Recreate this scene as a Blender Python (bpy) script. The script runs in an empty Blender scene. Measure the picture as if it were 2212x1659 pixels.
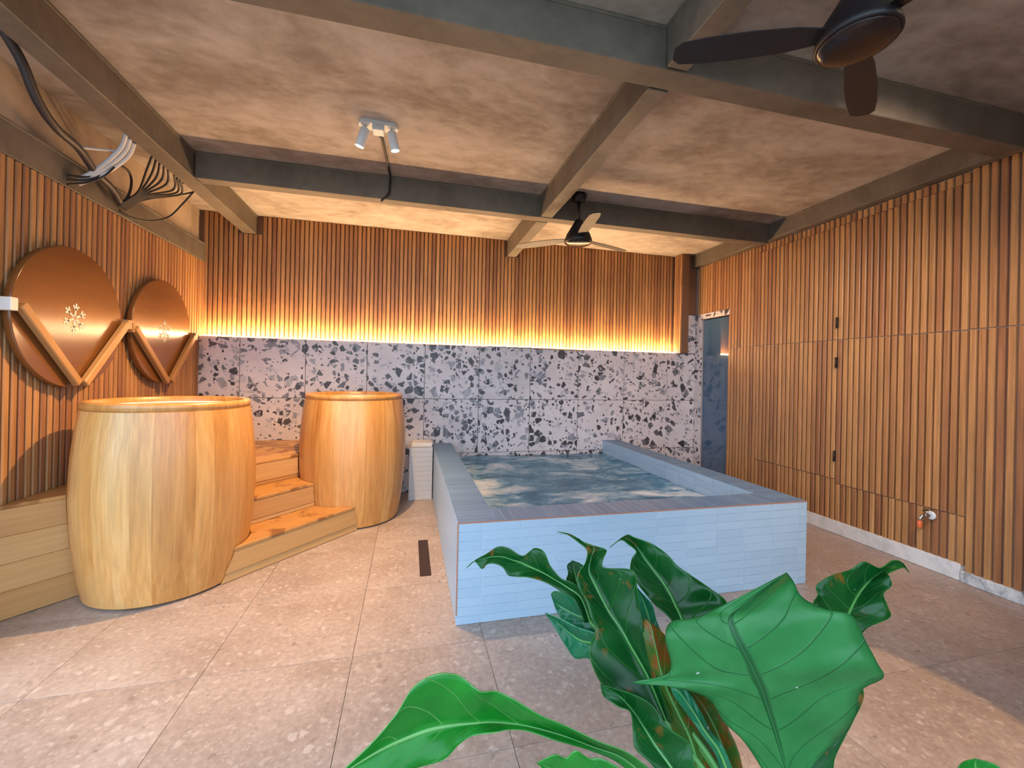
import bpy, bmesh, math, random
from mathutils import Vector, Matrix

random.seed(7)
scene = bpy.context.scene
COL = scene.collection

# ------------------------------------------------------------------ camera
F_PX, IMG_W, IMG_H, SHIFT_PX = 904.48, 2212.0, 1659.0, -20.954
YAW, ROLL, CAM_H = math.radians(13.7406), math.radians(1.2102), 1.3
_f = Vector((math.sin(YAW), math.cos(YAW), 0))
_r0 = Vector((math.cos(YAW), -math.sin(YAW), 0)); _u0 = Vector((0, 0, 1))
CR = _r0 * math.cos(ROLL) + _u0 * math.sin(ROLL)
CU = -_r0 * math.sin(ROLL) + _u0 * math.cos(ROLL)
CF = _f
CP = Vector((0, 0, CAM_H))
cd = bpy.data.cameras.new('camera'); cam = bpy.data.objects.new('camera', cd); COL.objects.link(cam)
cd.sensor_width = 36; cd.sensor_fit = 'HORIZONTAL'
cd.lens = 36 * F_PX / IMG_W; cd.shift_y = SHIFT_PX / IMG_W; cd.clip_start = 0.02
cam.matrix_world = Matrix(((CR.x, CU.x, -CF.x, CP.x), (CR.y, CU.y, -CF.y, CP.y), (CR.z, CU.z, -CF.z, CP.z), (0, 0, 0, 1)))
scene.camera = cam

def pix(x, y, depth):
    """pixel of the photograph + distance along the optical axis -> world point"""
    return CP + depth * (CF + CR * ((x - IMG_W / 2) / F_PX) - CU * ((y - IMG_H / 2 - SHIFT_PX) / F_PX))

# ------------------------------------------------------------------ light and exposure
w = bpy.data.worlds.new('sky'); scene.world = w; w.use_nodes = True
bg = w.node_tree.nodes['Background']
bg.inputs[0].default_value = (0.60, 0.79, 1.0, 1); bg.inputs[1].default_value = 3.3
vs = scene.view_settings
vs.view_transform = 'Standard'; vs.look = 'None'; vs.gamma = 1; vs.use_curve_mapping = False
vs.exposure = 0.42

LED_STRENGTH = 320.0
SPOT_W = 265.0
SPOT2_W = 35.0
WALL_FILL_W = 190.0
SPOT3_W = 150.0
WARM = (1.0, 0.62, 0.28)
WARM2 = (1.0, 0.60, 0.26)

# ------------------------------------------------------------------ room dimensions
XL, XR, YB, ZC = -2.0, 3.55, 4.68, 2.86
Z_LED = 1.613
Z_BEAM = 2.67

# ------------------------------------------------------------------ materials
def new_mat(name):
    m = bpy.data.materials.new(name); m.use_nodes = True
    nt = m.node_tree; b = nt.nodes['Principled BSDF']
    return m, nt, b

def N(nt, t, **kw):
    n = nt.nodes.new(t)
    for k, v in kw.items():
        setattr(n, k, v)
    return n

def math_n(nt, op, a, b=None, c=None, clamp=False):
    n = N(nt, 'ShaderNodeMath', operation=op); n.use_clamp = clamp
    for i, v in enumerate((a, b, c)):
        if v is None: continue
        if isinstance(v, (int, float)): n.inputs[i].default_value = v
        else: nt.links.new(v, n.inputs[i])
    return n.outputs[0]

def mix_c(nt, fac, a, b, mode='MIX'):
    n = N(nt, 'ShaderNodeMix', data_type='RGBA', blend_type=mode)
    for s, v in ((n.inputs['Factor'], fac), (n.inputs['A'], a), (n.inputs['B'], b)):
        if hasattr(s, 'default_value') and not hasattr(v, 'is_linked'):
            s.default_value = v if isinstance(v, (int, float)) else tuple(v) + ((1,) if len(v) == 3 else ())
        else: nt.links.new(v, s)
    # the Mix node carries several sockets with one name: pick the colour ones explicitly
    return n.outputs['Result']

def mixc(nt, fac, a, b, mode='MIX'):
    n = N(nt, 'ShaderNodeMix', data_type='RGBA', blend_type=mode)
    fs, as_, bs, out = n.inputs[0], n.inputs[6], n.inputs[7], n.outputs[2]
    for s, v in ((fs, fac), (as_, a), (bs, b)):
        if isinstance(v, (int, float)): s.default_value = v
        elif isinstance(v, (tuple, list)): s.default_value = tuple(v) + ((1,) if len(v) == 3 else ())
        else: nt.links.new(v, s)
    return out

def ramp(nt, fac, stops, interp='LINEAR'):
    n = N(nt, 'ShaderNodeValToRGB'); cr = n.color_ramp; cr.interpolation = interp
    while len(cr.elements) < len(stops): cr.elements.new(0.5)
    for e, (p, c) in zip(cr.elements, stops):
        e.position = p; e.color = tuple(c) + ((1,) if len(c) == 3 else ())
    nt.links.new(fac, n.inputs[0]); return n.outputs[0]

def pos(nt, scale=(1, 1, 1), rnd=0.0, local=False):
    if local:
        p = N(nt, 'ShaderNodeTexCoord').outputs['Object']
    else:
        p = N(nt, 'ShaderNodeNewGeometry').outputs['Position']
    if rnd:
        oi = N(nt, 'ShaderNodeObjectInfo').outputs['Random']
        cb = N(nt, 'ShaderNodeCombineXYZ')
        nt.links.new(math_n(nt, 'MULTIPLY', oi, rnd), cb.inputs[0])
        nt.links.new(math_n(nt, 'MULTIPLY', oi, rnd * 0.37), cb.inputs[1])
        nt.links.new(math_n(nt, 'MULTIPLY', oi, rnd * 1.71), cb.inputs[2])
        a = N(nt, 'ShaderNodeVectorMath', operation='ADD')
        nt.links.new(p, a.inputs[0]); nt.links.new(cb.outputs[0], a.inputs[1]); p = a.outputs[0]
    m = N(nt, 'ShaderNodeVectorMath', operation='MULTIPLY'); m.inputs[1].default_value = scale
    nt.links.new(p, m.inputs[0]); return m.outputs[0]

def noise(nt, vec, scale, detail=4, rough=0.55, dist=0.0):
    n = N(nt, 'ShaderNodeTexNoise'); n.inputs['Scale'].default_value = scale
    n.inputs['Detail'].default_value = detail; n.inputs['Roughness'].default_value = rough
    n.inputs['Distortion'].default_value = dist
    nt.links.new(vec, n.inputs['Vector']); return n.outputs['Fac']

def bump(nt, b, h, strength=0.3, dist=0.01):
    n = N(nt, 'ShaderNodeBump'); n.inputs['Strength'].default_value = strength; n.inputs['Distance'].default_value = dist
    nt.links.new(h, n.inputs['Height']); nt.links.new(n.outputs[0], b.inputs['Normal'])

def plain(name, col, rough=0.5, metal=0.0, emit=None, es=0.0, spec=0.5):
    m, nt, b = new_mat(name)
    b.inputs['Base Color'].default_value = tuple(col) + (1,)
    b.inputs['Roughness'].default_value = rough; b.inputs['Metallic'].default_value = metal
    b.inputs['Specular IOR Level'].default_value = spec
    if emit:
        b.inputs['Emission Color'].default_value = tuple(emit) + (1,); b.inputs['Emission Strength'].default_value = es
    return m

def wood(name, stops, axis=2, rough=0.5, grain=1.0, stain=0.0, rnd=37.0, val=0.25, local=False, tone=0.62, coat=0.0):
    """wood with grain running along one axis; every plank has its own tone"""
    m, nt, b = new_mat(name)
    sc = [14.0, 14.0, 14.0]; sc[axis] = 0.9
    p = pos(nt, tuple(sc), rnd, local)
    n1 = noise(nt, p, 1.0, 5, 0.6, 0.6)
    sc2 = [70.0, 70.0, 70.0]; sc2[axis] = 2.5
    n2 = noise(nt, pos(nt, tuple(sc2), rnd, local), 1.0, 3, 0.6)
    oi = N(nt, 'ShaderNodeObjectInfo').outputs['Random']
    f = math_n(nt, 'ADD', math_n(nt, 'MULTIPLY', oi, tone), math_n(nt, 'MULTIPLY', n1, (1 - tone) * grain))
    c = ramp(nt, f, stops)
    c = mixc(nt, 1.0, c, ramp(nt, n2, [(0.3, (1 - val,) * 3), (0.7, (1, 1, 1))]), 'MULTIPLY')
    if stain:
        ns = noise(nt, pos(nt, (5, 5, 5), 0, local), 1.0, 4, 0.6, 0.4)
        c = mixc(nt, ramp(nt, ns, [(0.53, (0, 0, 0)), (0.60, (stain,) * 3)]), c, (0.20, 0.075, 0.02))
    nt.links.new(c, b.inputs['Base Color'])
    b.inputs['Roughness'].default_value = rough
    bump(nt, b, n2, 0.15, 0.002)
    b.inputs['Coat Weight'].default_value = coat; b.inputs['Coat Roughness'].default_value = 0.3
    return m

M = {}
M['slat'] = wood('teak_slat', [(0.05, (0.20, 0.075, 0.032)), (0.28, (0.36, 0.15, 0.062)), (0.56, (0.49, 0.235, 0.085)),
                               (0.80, (0.58, 0.29, 0.11)), (0.93, (0.70, 0.43, 0.18)), (1.0, (0.80, 0.58, 0.30))], 2, 0.5, 1.1, 0, 37.0, 0.38, False, 0.52, 0.15)
M['backing'] = plain('dark_wood_backing', (0.20, 0.10, 0.055), 0.8)
M['backing_right'] = plain('grey_backing', (0.50, 0.42, 0.40), 0.8)
M['barrel'] = wood('barrel_wood', [(0.18, (0.34, 0.11, 0.022)), (0.34, (0.55, 0.235, 0.055)), (0.6, (0.70, 0.345, 0.10)), (0.9, (0.80, 0.47, 0.18))], 2, 0.40, 1.25, 0, 29.0, 0.26, False, 0.35, 0.5)
M['step'] = wood('step_wood', [(0.1, (0.44, 0.215, 0.07)), (0.5, (0.57, 0.315, 0.12)), (0.95, (0.65, 0.40, 0.17))], 0, 0.45, 1.0, 0.0, 17.0, 0.15, True)
M['tread'] = wood('tread_wood', [(0.1, (0.46, 0.21, 0.06)), (0.5, (0.58, 0.30, 0.10)), (0.95, (0.65, 0.375, 0.14))], 0, 0.38, 1.0, 0.85, 17.0, 0.15, True)
M['bracket'] = wood('bracket_wood', [(0.1, (0.36, 0.17, 0.06)), (0.5, (0.46, 0.24, 0.09)), (0.95, (0.55, 0.30, 0.12))], 0, 0.5, 1.0, 0, 11.0, 0.2, True)

def mat_lid():
    m, nt, b = new_mat('varnished_lid')
    n = noise(nt, pos(nt, (6, 1.5, 6)), 1.0, 4, 0.6)
    nt.links.new(ramp(nt, n, [(0.3, (0.15, 0.056, 0.016)), (0.7, (0.20, 0.078, 0.022))]), b.inputs['Base Color'])
    b.inputs['Roughness'].default_value = 0.2; b.inputs['Specular IOR Level'].default_value = 0.75
    n2 = noise(nt, pos(nt, (1, 30, 60)), 1.0, 2, 0.5)
    bump(nt, b, n2, 0.08, 0.002)
    return m
M['lid'] = mat_lid()

def mat_plaster(name, a, c, bcol, rough=0.85, sc=1.4):
    m, nt, b = new_mat(name)
    n1 = noise(nt, pos(nt, (sc, sc * 1.6, sc)), 1.0, 6, 0.6, 0.5)
    n2 = noise(nt, pos(nt, (sc * 6, sc * 9, sc * 6)), 1.0, 4, 0.6, 0.3)
    f = math_n(nt, 'ADD', math_n(nt, 'MULTIPLY', n1, 0.7), math_n(nt, 'MULTIPLY', n2, 0.3))
    nt.links.new(ramp(nt, f, [(0.38, a), (0.5, c), (0.62, bcol)]), b.inputs['Base Color'])
    b.inputs['Roughness'].default_value = rough
    bump(nt, b, n2, 0.15, 0.01)
    return m
M['ceiling'] = mat_plaster('cement_ceiling', (0.26, 0.205, 0.17), (0.39, 0.33, 0.285), (0.50, 0.44, 0.40))
M['plaster'] = mat_plaster('beige_plaster', (0.40, 0.29, 0.20), (0.52, 0.39, 0.28), (0.58, 0.45, 0.33))
M['steel'] = mat_plaster('grey_painted_steel', (0.11, 0.088, 0.068), (0.14, 0.114, 0.088), (0.17, 0.14, 0.11), 0.55, 2.5)
M['skirting'] = mat_plaster('white_skirting', (0.55, 0.55, 0.55), (0.68, 0.68, 0.68), (0.74, 0.73, 0.72), 0.7, 5)
M['skirting_marble'] = mat_plaster('grey_marbled_skirting', (0.10, 0.11, 0.12), (0.45, 0.46, 0.48), (0.70, 0.71, 0.72), 0.4, 6)

def chips(nt, vec, scale, edge, thresh, soft=0.02):
    v1 = N(nt, 'ShaderNodeTexVoronoi', feature='F1'); v1.inputs['Scale'].default_value = scale
    v2 = N(nt, 'ShaderNodeTexVoronoi', feature='DISTANCE_TO_EDGE'); v2.inputs['Scale'].default_value = scale
    for v in (v1, v2):
        v.inputs['Randomness'].default_value = 1.0; nt.links.new(vec, v.inputs['Vector'])
    sp = N(nt, 'ShaderNodeSeparateColor'); nt.links.new(v1.outputs['Color'], sp.inputs[0])
    size = math_n(nt, 'ADD', math_n(nt, 'MULTIPLY', sp.outputs[2], edge * 1.6), edge * 0.5)
    inside = math_n(nt, 'MULTIPLY', math_n(nt, 'SUBTRACT', v2.outputs['Distance'], size), 1.0 / soft, clamp=True)
    keep = math_n(nt, 'GREATER_THAN', sp.outputs[0], thresh)
    return math_n(nt, 'MULTIPLY', inside, keep), sp.outputs[1]

def mat_terrazzo():
    m, nt, b = new_mat('terrazzo_with_grey_chips')
    p = pos(nt, (1, 1, 1), 23.0)
    nd = N(nt, 'ShaderNodeTexNoise'); nd.inputs['Scale'].default_value = 14; nd.inputs['Detail'].default_value = 2
    nt.links.new(p, nd.inputs['Vector'])
    ad = N(nt, 'ShaderNodeVectorMath', operation='MULTIPLY_ADD')
    nt.links.new(nd.outputs['Color'], ad.inputs[0]); ad.inputs[1].default_value = (0.03,) * 3; nt.links.new(p, ad.inputs[2])
    p2 = ad.outputs[0]
    base_n = noise(nt, p, 5, 3)
    col = ramp(nt, base_n, [(0.3, (0.60, 0.54, 0.56)), (0.7, (0.70, 0.64, 0.66))])
    streak = noise(nt, pos(nt, (60, 60, 12), 23.0), 1.0, 3, 0.6)
    for sc, ed, th, dark in ((10.0, 0.14, 0.56, 0), (15.0, 0.13, 0.52, 1), (30.0, 0.16, 0.62, 2)):
        mask, tone = chips(nt, p2, sc, ed, th)
        t = math_n(nt, 'ADD', math_n(nt, 'MULTIPLY', tone, 0.8), math_n(nt, 'MULTIPLY', streak, 0.4))
        cc = ramp(nt, t, [(0.15, (0.035, 0.032, 0.036)), (0.5, (0.085, 0.082, 0.095)), (0.72, (0.25, 0.25, 0.29)), (0.9, (0.42, 0.41, 0.46)), (1.0, (0.52, 0.5, 0.53))])
        col = mixc(nt, mask, col, cc)
    nt.links.new(col, b.inputs['Base Color']); b.inputs['Roughness'].default_value = 0.42
    return m
M['terrazzo'] = mat_terrazzo()

def mat_floor():
    m, nt, b = new_mat('pink_stone_floor_tile')
    p = pos(nt, (1, 1, 1), 13.0)
    n1 = noise(nt, p, 3.0, 5, 0.6)
    n3 = noise(nt, p, 45.0, 3, 0.6)
    col = ramp(nt, n1, [(0.3, (0.34, 0.255, 0.21)), (0.5, (0.41, 0.315, 0.265)), (0.7, (0.47, 0.375, 0.325))])
    for sc, ed, th, c in ((30.0, 0.14, 0.72, (0.57, 0.475, 0.42)), (60.0, 0.13, 0.66, (0.50, 0.41, 0.355)), (38.0, 0.18, 0.85, (0.27, 0.19, 0.155))):
        mask, tone = chips(nt, p, sc, ed, th, 0.08)
        col = mixc(nt, math_n(nt, 'MULTIPLY', mask, math_n(nt, 'MULTIPLY_ADD', tone, 0.6, 0.25)), col, c)
    col = mixc(nt, 1.0, col, ramp(nt, n3, [(0.25, (0.74, 0.74, 0.74)), (0.75, (1.1, 1.1, 1.1))]), 'MULTIPLY')
    nt.links.new(col, b.inputs['Base Color'])
    nt.links.new(math_n(nt, 'MULTIPLY_ADD', n1, 0.25, 0.24), b.inputs['Roughness'])
    bump(nt, b, n3, 0.06, 0.002)
    return m
M['floor'] = mat_floor()
M['grout_floor'] = plain('floor_grout', (0.26, 0.19, 0.15), 0.9)
M['grout_wall'] = plain('wall_grout', (0.14, 0.13, 0.13), 0.9)

def mat_tile():
    m, nt, b = new_mat('pale_blue_glazed_tile')
    oi = N(nt, 'ShaderNodeObjectInfo').outputs['Random']
    n = noise(nt, pos(nt, (9, 9, 30), 5.0), 1.0, 3)
    f = math_n(nt, 'ADD', math_n(nt, 'MULTIPLY', oi, 0.6), math_n(nt, 'MULTIPLY', n, 0.4))
    nt.links.new(ramp(nt, f, [(0.1, (0.345, 0.47, 0.59)), (0.9, (0.395, 0.52, 0.64))]), b.inputs['Base Color'])
    b.inputs['Roughness'].default_value = 0.34; b.inputs['Specular IOR Level'].default_value = 0.3
    bump(nt, b, noise(nt, pos(nt, (40, 40, 120), 5.0), 1.0, 2), 0.05, 0.002)
    return m
M['tile'] = mat_tile()
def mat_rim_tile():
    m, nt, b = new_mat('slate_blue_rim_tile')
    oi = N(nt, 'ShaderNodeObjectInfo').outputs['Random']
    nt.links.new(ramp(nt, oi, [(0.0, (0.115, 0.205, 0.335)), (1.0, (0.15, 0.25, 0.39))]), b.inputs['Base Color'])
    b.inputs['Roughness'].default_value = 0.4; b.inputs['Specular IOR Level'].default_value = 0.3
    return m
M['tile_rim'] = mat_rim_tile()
M['tile_white'] = plain('white_glazed_tile', (0.56, 0.55, 0.56), 0.3)
M['grout_pool'] = plain('white_grout', (0.60, 0.69, 0.80), 0.8)
M['terracotta'] = plain('terracotta_edge', (0.42, 0.17, 0.09), 0.7)

def mat_water():
    m, nt, b = new_mat('churning_pool_water')
    nd = N(nt, 'ShaderNodeTexNoise'); nd.inputs['Scale'].default_value = 1.6; nd.inputs['Detail'].default_value = 3
    nt.links.new(pos(nt, (1, 1.4, 1)), nd.inputs['Vector'])
    ad = N(nt, 'ShaderNodeVectorMath', operation='MULTIPLY_ADD')
    nt.links.new(nd.outputs['Color'], ad.inputs[0]); ad.inputs[1].default_value = (0.9, 0.7, 0.5)
    nt.links.new(pos(nt, (1.1, 2.0, 1)), ad.inputs[2])
    n1 = noise(nt, ad.outputs[0], 1.5, 6, 0.62, 0.4)
    n2 = noise(nt, ad.outputs[0], 6.0, 5, 0.65, 0.8)
    f = math_n(nt, 'ADD', math_n(nt, 'MULTIPLY', n1, 0.72), math_n(nt, 'MULTIPLY', n2, 0.28))
    col = ramp(nt, f, [(0.36, (0.012, 0.075, 0.15)), (0.45, (0.035, 0.16, 0.29)), (0.52, (0.15, 0.31, 0.45)), (0.62, (0.66, 0.72, 0.80))])
    nt.links.new(col, b.inputs['Base Color'])
    nt.links.new(ramp(nt, f, [(0.45, (0.12,) * 3), (0.62, (0.6,) * 3)]), b.inputs['Roughness'])
    b.inputs['IOR'].default_value = 1.33
    bump(nt, b, n2, 0.35, 0.05)
    return m
M['water'] = mat_water()
M['tub_water'] = plain('milky_tub_water', (0.52, 0.57, 0.62), 0.08)
M['liner'] = plain('white_tub_liner', (0.78, 0.79, 0.8), 0.35)
M['white_paint'] = plain('white_painted_metal', (0.72, 0.74, 0.78), 0.35)
M['white_block'] = plain('plain_white', (0.75, 0.73, 0.70), 0.5)
M['decal'] = plain('white_painted_decal', (0.72, 0.68, 0.60), 0.5)
M['black'] = plain('black_plastic', (0.012, 0.01, 0.01), 0.5)
M['cable_black'] = plain('black_cable', (0.02, 0.012, 0.010), 0.55)
M['cable_white'] = plain('white_cable', (0.62, 0.60, 0.60), 0.5)
M['conduit'] = plain('dark_corrugated_conduit', (0.045, 0.032, 0.032), 0.5)
M['fan'] = plain('black_bronze_fan', (0.012, 0.009, 0.011), 0.45, 0.0)
M['fan_glass'] = plain('fan_light_cover', (0.022, 0.013, 0.012), 0.2)
M['chrome'] = plain('chrome', (0.65, 0.66, 0.68), 0.15, 1.0)
M['orange'] = plain('orange_plastic', (0.75, 0.16, 0.05), 0.4)
M['drain'] = plain('bronze_drain_cover', (0.055, 0.028, 0.022), 0.45, 0.4)
M['glass_door'] = plain('dark_blue_glass', (0.05, 0.11, 0.20), 0.07, 0.0, None, 0, 1.0)
M['glass_door'].node_tree.nodes['Principled BSDF'].inputs['IOR'].default_value = 1.6
M['led'] = plain('led_strip_light', (1, 0.8, 0.5), 0.5, 0, (1.0, 0.64, 0.31), LED_STRENGTH)
M['lamp_glow'] = plain('lamp_lens', (1, 0.9, 0.7), 0.3, 0, (1.0, 0.8, 0.5), 120)
M['grass'] = plain('garden_ground', (0.16, 0.17, 0.13), 0.9)
M['pot'] = plain('grey_cement_pot', (0.33, 0.31, 0.29), 0.8)
M['soil'] = plain('potting_soil', (0.05, 0.03, 0.02), 0.95)
M['petiole_dark'] = plain('dark_green_rib', (0.010, 0.10, 0.025), 0.4)
M['petiole'] = plain('green_petiole', (0.08, 0.26, 0.06), 0.35)

def mat_leaf(name, dark, light, vein, brown=0.0, rough=0.28, trans=0.25):
    m, nt, b = new_mat(name)
    uv = N(nt, 'ShaderNodeTexCoord').outputs['UV']
    sp = N(nt, 'ShaderNodeSeparateXYZ'); nt.links.new(uv, sp.inputs[0])
    u = math_n(nt, 'ABSOLUTE', math_n(nt, 'MULTIPLY_ADD', sp.outputs[0], 2.0, -1.0))   # 0 midrib .. 1 margin
    v = sp.outputs[1]
    n1 = noise(nt, pos(nt, (1, 1, 1), 9.0), 14, 4, 0.6)
    col = mixc(nt, ramp(nt, n1, [(0.3, (0, 0, 0)), (0.7, (1, 1, 1))]), dark, light)
    # side veins sweep forward from the midrib
    s = math_n(nt, 'SUBTRACT', math_n(nt, 'MULTIPLY', v, 7.0), math_n(nt, 'MULTIPLY', math_n(nt, 'POWER', u, 1.3), 1.6))
    fr = math_n(nt, 'ABSOLUTE', math_n(nt, 'SUBTRACT', math_n(nt, 'FRACT', s), 0.5))
    side = ramp(nt, fr, [(0.0, (1, 1, 1)), (0.035, (0, 0, 0))])
    side = math_n(nt, 'MULTIPLY', side, 0.55)
    mid = ramp(nt, u, [(0.025, (1, 1, 1)), (0.06, (0, 0, 0))])
    edge = ramp(nt, u, [(0.965, (0, 0, 0)), (0.995, (0.6, 0.6, 0.6))])
    ve = math_n(nt, 'MAXIMUM', math_n(nt, 'MAXIMUM', side, mid), edge)
    col = mixc(nt, ve, col, vein)
    if brown:
        nb = noise(nt, pos(nt, (1, 1, 1), 19.0), 16, 4, 0.6, 0.4)
        col = mixc(nt, ramp(nt, nb, [(0.62 - brown * 0.3, (0, 0, 0)), (0.72 - brown * 0.3, (0.9, 0.9, 0.9))]), col, (0.24, 0.085, 0.012))
    ns = noise(nt, pos(nt, (1, 1, 1), 31.0), 60, 2, 0.5)
    col = mixc(nt, ramp(nt, ns, [(0.765, (0, 0, 0)), (0.79, (0.7, 0.7, 0.7))]), col, (0.6, 0.65, 0.6))
    nt.links.new(col, b.inputs['Base Color']); b.inputs['Roughness'].default_value = rough; b.inputs['Specular IOR Level'].default_value = 0.35
    bump(nt, b, math_n(nt, 'MAXIMUM', side, mid), 0.5, 0.006)
    tr = N(nt, 'ShaderNodeBsdfTranslucent'); nt.links.new(col, tr.inputs[0])
    mx = N(nt, 'ShaderNodeMixShader'); mx.inputs[0].default_value = trans
    nt.links.new(b.outputs[0], mx.inputs[1]); nt.links.new(tr.outputs[0], mx.inputs[2])
    out = [n for n in nt.nodes if n.type == 'OUTPUT_MATERIAL'][0]
    nt.links.new(mx.outputs[0], out.inputs[0])
    return m
M['leaf_top'] = mat_leaf('leaf_upper_side', (0.002, 0.05, 0.008), (0.005, 0.095, 0.014), (0.05, 0.24, 0.04), 0.02)
M['leaf_top_bright'] = mat_leaf('leaf_upper_side_bright', (0.006, 0.16, 0.013), (0.014, 0.24, 0.02), (0.22, 0.50, 0.15), 0.0)
M['leaf_under'] = mat_leaf('leaf_underside', (0.016, 0.15, 0.032), (0.032, 0.20, 0.05), (0.008, 0.08, 0.02), 0.0, 0.40)
M['leaf_brown'] = mat_leaf('leaf_browned', (0.03, 0.10, 0.012), (0.06, 0.14, 0.015), (0.35, 0.25, 0.04), 0.45)
M['leaf_teal'] = mat_leaf('leaf_glossy', (0.008, 0.12, 0.05), (0.02, 0.20, 0.08), (0.2, 0.5, 0.3), 0.0, 0.15)

# ------------------------------------------------------------------ mesh helpers
class MB:
    def __init__(self): self.v = []; self.f = []; self.sm = []
    def add(self, vs, fs, smooth=False):
        o = len(self.v); self.v += [tuple(p) for p in vs]
        for f in fs: self.f.append(tuple(i + o for i in f)); self.sm.append(smooth)
        return self
    def box(self, x0, x1, y0, y1, z0, z1, c=0.0):
        if c <= 0:
            vs = [(x0, y0, z0), (x1, y0, z0), (x1, y1, z0), (x0, y1, z0), (x0, y0, z1), (x1, y0, z1), (x1, y1, z1), (x0, y1, z1)]
            return self.add(vs, [(0, 3, 2, 1), (4, 5, 6, 7), (0, 1, 5, 4), (1, 2, 6, 5), (2, 3, 7, 6), (3, 0, 4, 7)])
        c = min(c, (x1 - x0) * .45, (y1 - y0) * .45, (z1 - z0) * .45)
        bm = bmesh.new(); bmesh.ops.create_cube(bm, size=1)
        for vv in bm.verts:
            vv.co = Vector(((x0 + x1) / 2 + vv.co.x * (x1 - x0), (y0 + y1) / 2 + vv.co.y * (y1 - y0), (z0 + z1) / 2 + vv.co.z * (z1 - z0)))
        bmesh.ops.bevel(bm, geom=bm.edges[:], offset=c, segments=1, affect='EDGES')
        bm.verts.index_update()
        self.add([vv.co.copy() for vv in bm.verts], [[vv.index for vv in f.verts] for f in bm.faces]); bm.free()
        return self
    def obox(self, o, ax, ay, az, c=0.0):
        """box from corner o along three edge vectors, optionally chamfered"""
        o, ax, ay, az = Vector(o), Vector(ax), Vector(ay), Vector(az)
        t = MB().box(0, ax.length, 0, ay.length, 0, az.length, c)
        a, b_, d = ax.normalized(), ay.normalized(), az.normalized()
        flip = a.cross(b_).dot(d) < 0
        return self.add([o + a * p[0] + b_ * p[1] + d * p[2] for p in t.v], [tuple(reversed(f)) if flip else f for f in t.f])
    def lathe(self, prof, n=32, cx=0, cy=0, cz=0, smooth=True, axis=None, caps=True):
        """prof: (radius, z) list"""
        vs = []; fs = []
        for r, z in prof:
            for k in range(n):
                a = 2 * math.pi * k / n; vs.append((cx + r * math.cos(a), cy + r * math.sin(a), cz + z))
        for i in range(len(prof) - 1):
            for k in range(n):
                k2 = (k + 1) % n; fs.append((i * n + k, i * n + k2, (i + 1) * n + k2, (i + 1) * n + k))
        if caps:
            fs.append(tuple(range(n))[::-1]); fs.append(tuple((len(prof) - 1) * n + k for k in range(n)))
        if axis is not None:
            q = Vector((0, 0, 1)).rotation_difference(Vector(axis).normalized())
            c = Vector((cx, cy, cz)); vs = [c + q @ (Vector(p) - c) for p in vs]
        o = len(self.v); self.v += [tuple(p) for p in vs]
        for f in fs: self.f.append(tuple(i + o for i in f)); self.sm.append(smooth and len(f) == 4)
        return self
    def tube(self, pts, r, n=8, r1=None):
        pts = [Vector(p) for p in pts]; L = len(pts); vs = []; fs = []
        up = Vector((0.13, 0.2, 1)).normalized(); prev = None
        for i, p in enumerate(pts):
            t = (pts[min(i + 1, L - 1)] - pts[max(i - 1, 0)]).normalized()
            if prev is None: s = t.cross(up).normalized()
            else: s = (prev - t * prev.dot(t)).normalized()
            prev = s; u = t.cross(s)
            rr = r if r1 is None else r + (r1 - r) * i / (L - 1)
            for k in range(n):
                a = 2 * math.pi * k / n; vs.append(p + s * (math.cos(a) * rr) + u * (math.sin(a) * rr))
        for i in range(L - 1):
            for k in range(n):
                k2 = (k + 1) % n; fs.append((i * n + k, (i + 1) * n + k, (i + 1) * n + k2, i * n + k2))
        o = len(self.v); self.v += [tuple(p) for p in vs]
        for f in fs: self.f.append(tuple(i + o for i in f)); self.sm.append(True)
        self.f.append(tuple(o + k for k in range(n))); self.sm.append(False)
        self.f.append(tuple(o + (L - 1) * n + k for k in range(n))[::-1]); self.sm.append(False)
        return self
    def mesh(self, name, mat):
        me = bpy.data.meshes.new(name); me.from_pydata(self.v, [], self.f); me.validate()
        if len(me.polygons) == len(self.sm): me.polygons.foreach_set('use_smooth', self.sm)
        me.materials.append(M[mat]); me.update(); return me
    def build(self, name, mat, parent=None, **kw):
        return link(name, self.mesh(name, mat), parent, **kw)

def link(name, me, parent=None, label=None, cat=None, group=None, kind=None, loc=None):
    o = bpy.data.objects.new(name, me); COL.objects.link(o)
    if parent is not None: o.parent = parent
    if loc is not None: o.location = loc
    return tag(o, label, cat, group, kind)

def tag(o, label=None, cat=None, group=None, kind=None):
    for k, v in (('label', label), ('category', cat), ('group', group), ('kind', kind)):
        if v: o[k] = v
    return o

def empty(name, loc, label=None, cat=None, group=None, kind=None):
    o = bpy.data.objects.new(name, None); COL.objects.link(o); o.location = loc; o.empty_display_size = 0.05
    return tag(o, label, cat, group, kind)

def under(parent, base):
    """offset for world-built meshes below an Empty standing at base"""
    return -Vector(base)

def smooth_pts(pts, n=8):
    pts = [Vector(p) for p in pts]; out = []
    for i in range(len(pts) - 1):
        p0, p1, p2, p3 = pts[max(i - 1, 0)], pts[i], pts[i + 1], pts[min(i + 2, len(pts) - 1)]
        for k in range(n):
            t = k / n
            out.append(0.5 * ((2 * p1) + (p2 - p0) * t + (2 * p0 - 5 * p1 + 4 * p2 - p3) * t * t + (3 * p1 - p0 - 3 * p2 + p3) * t ** 3))
    out.append(pts[-1]); return out

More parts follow.
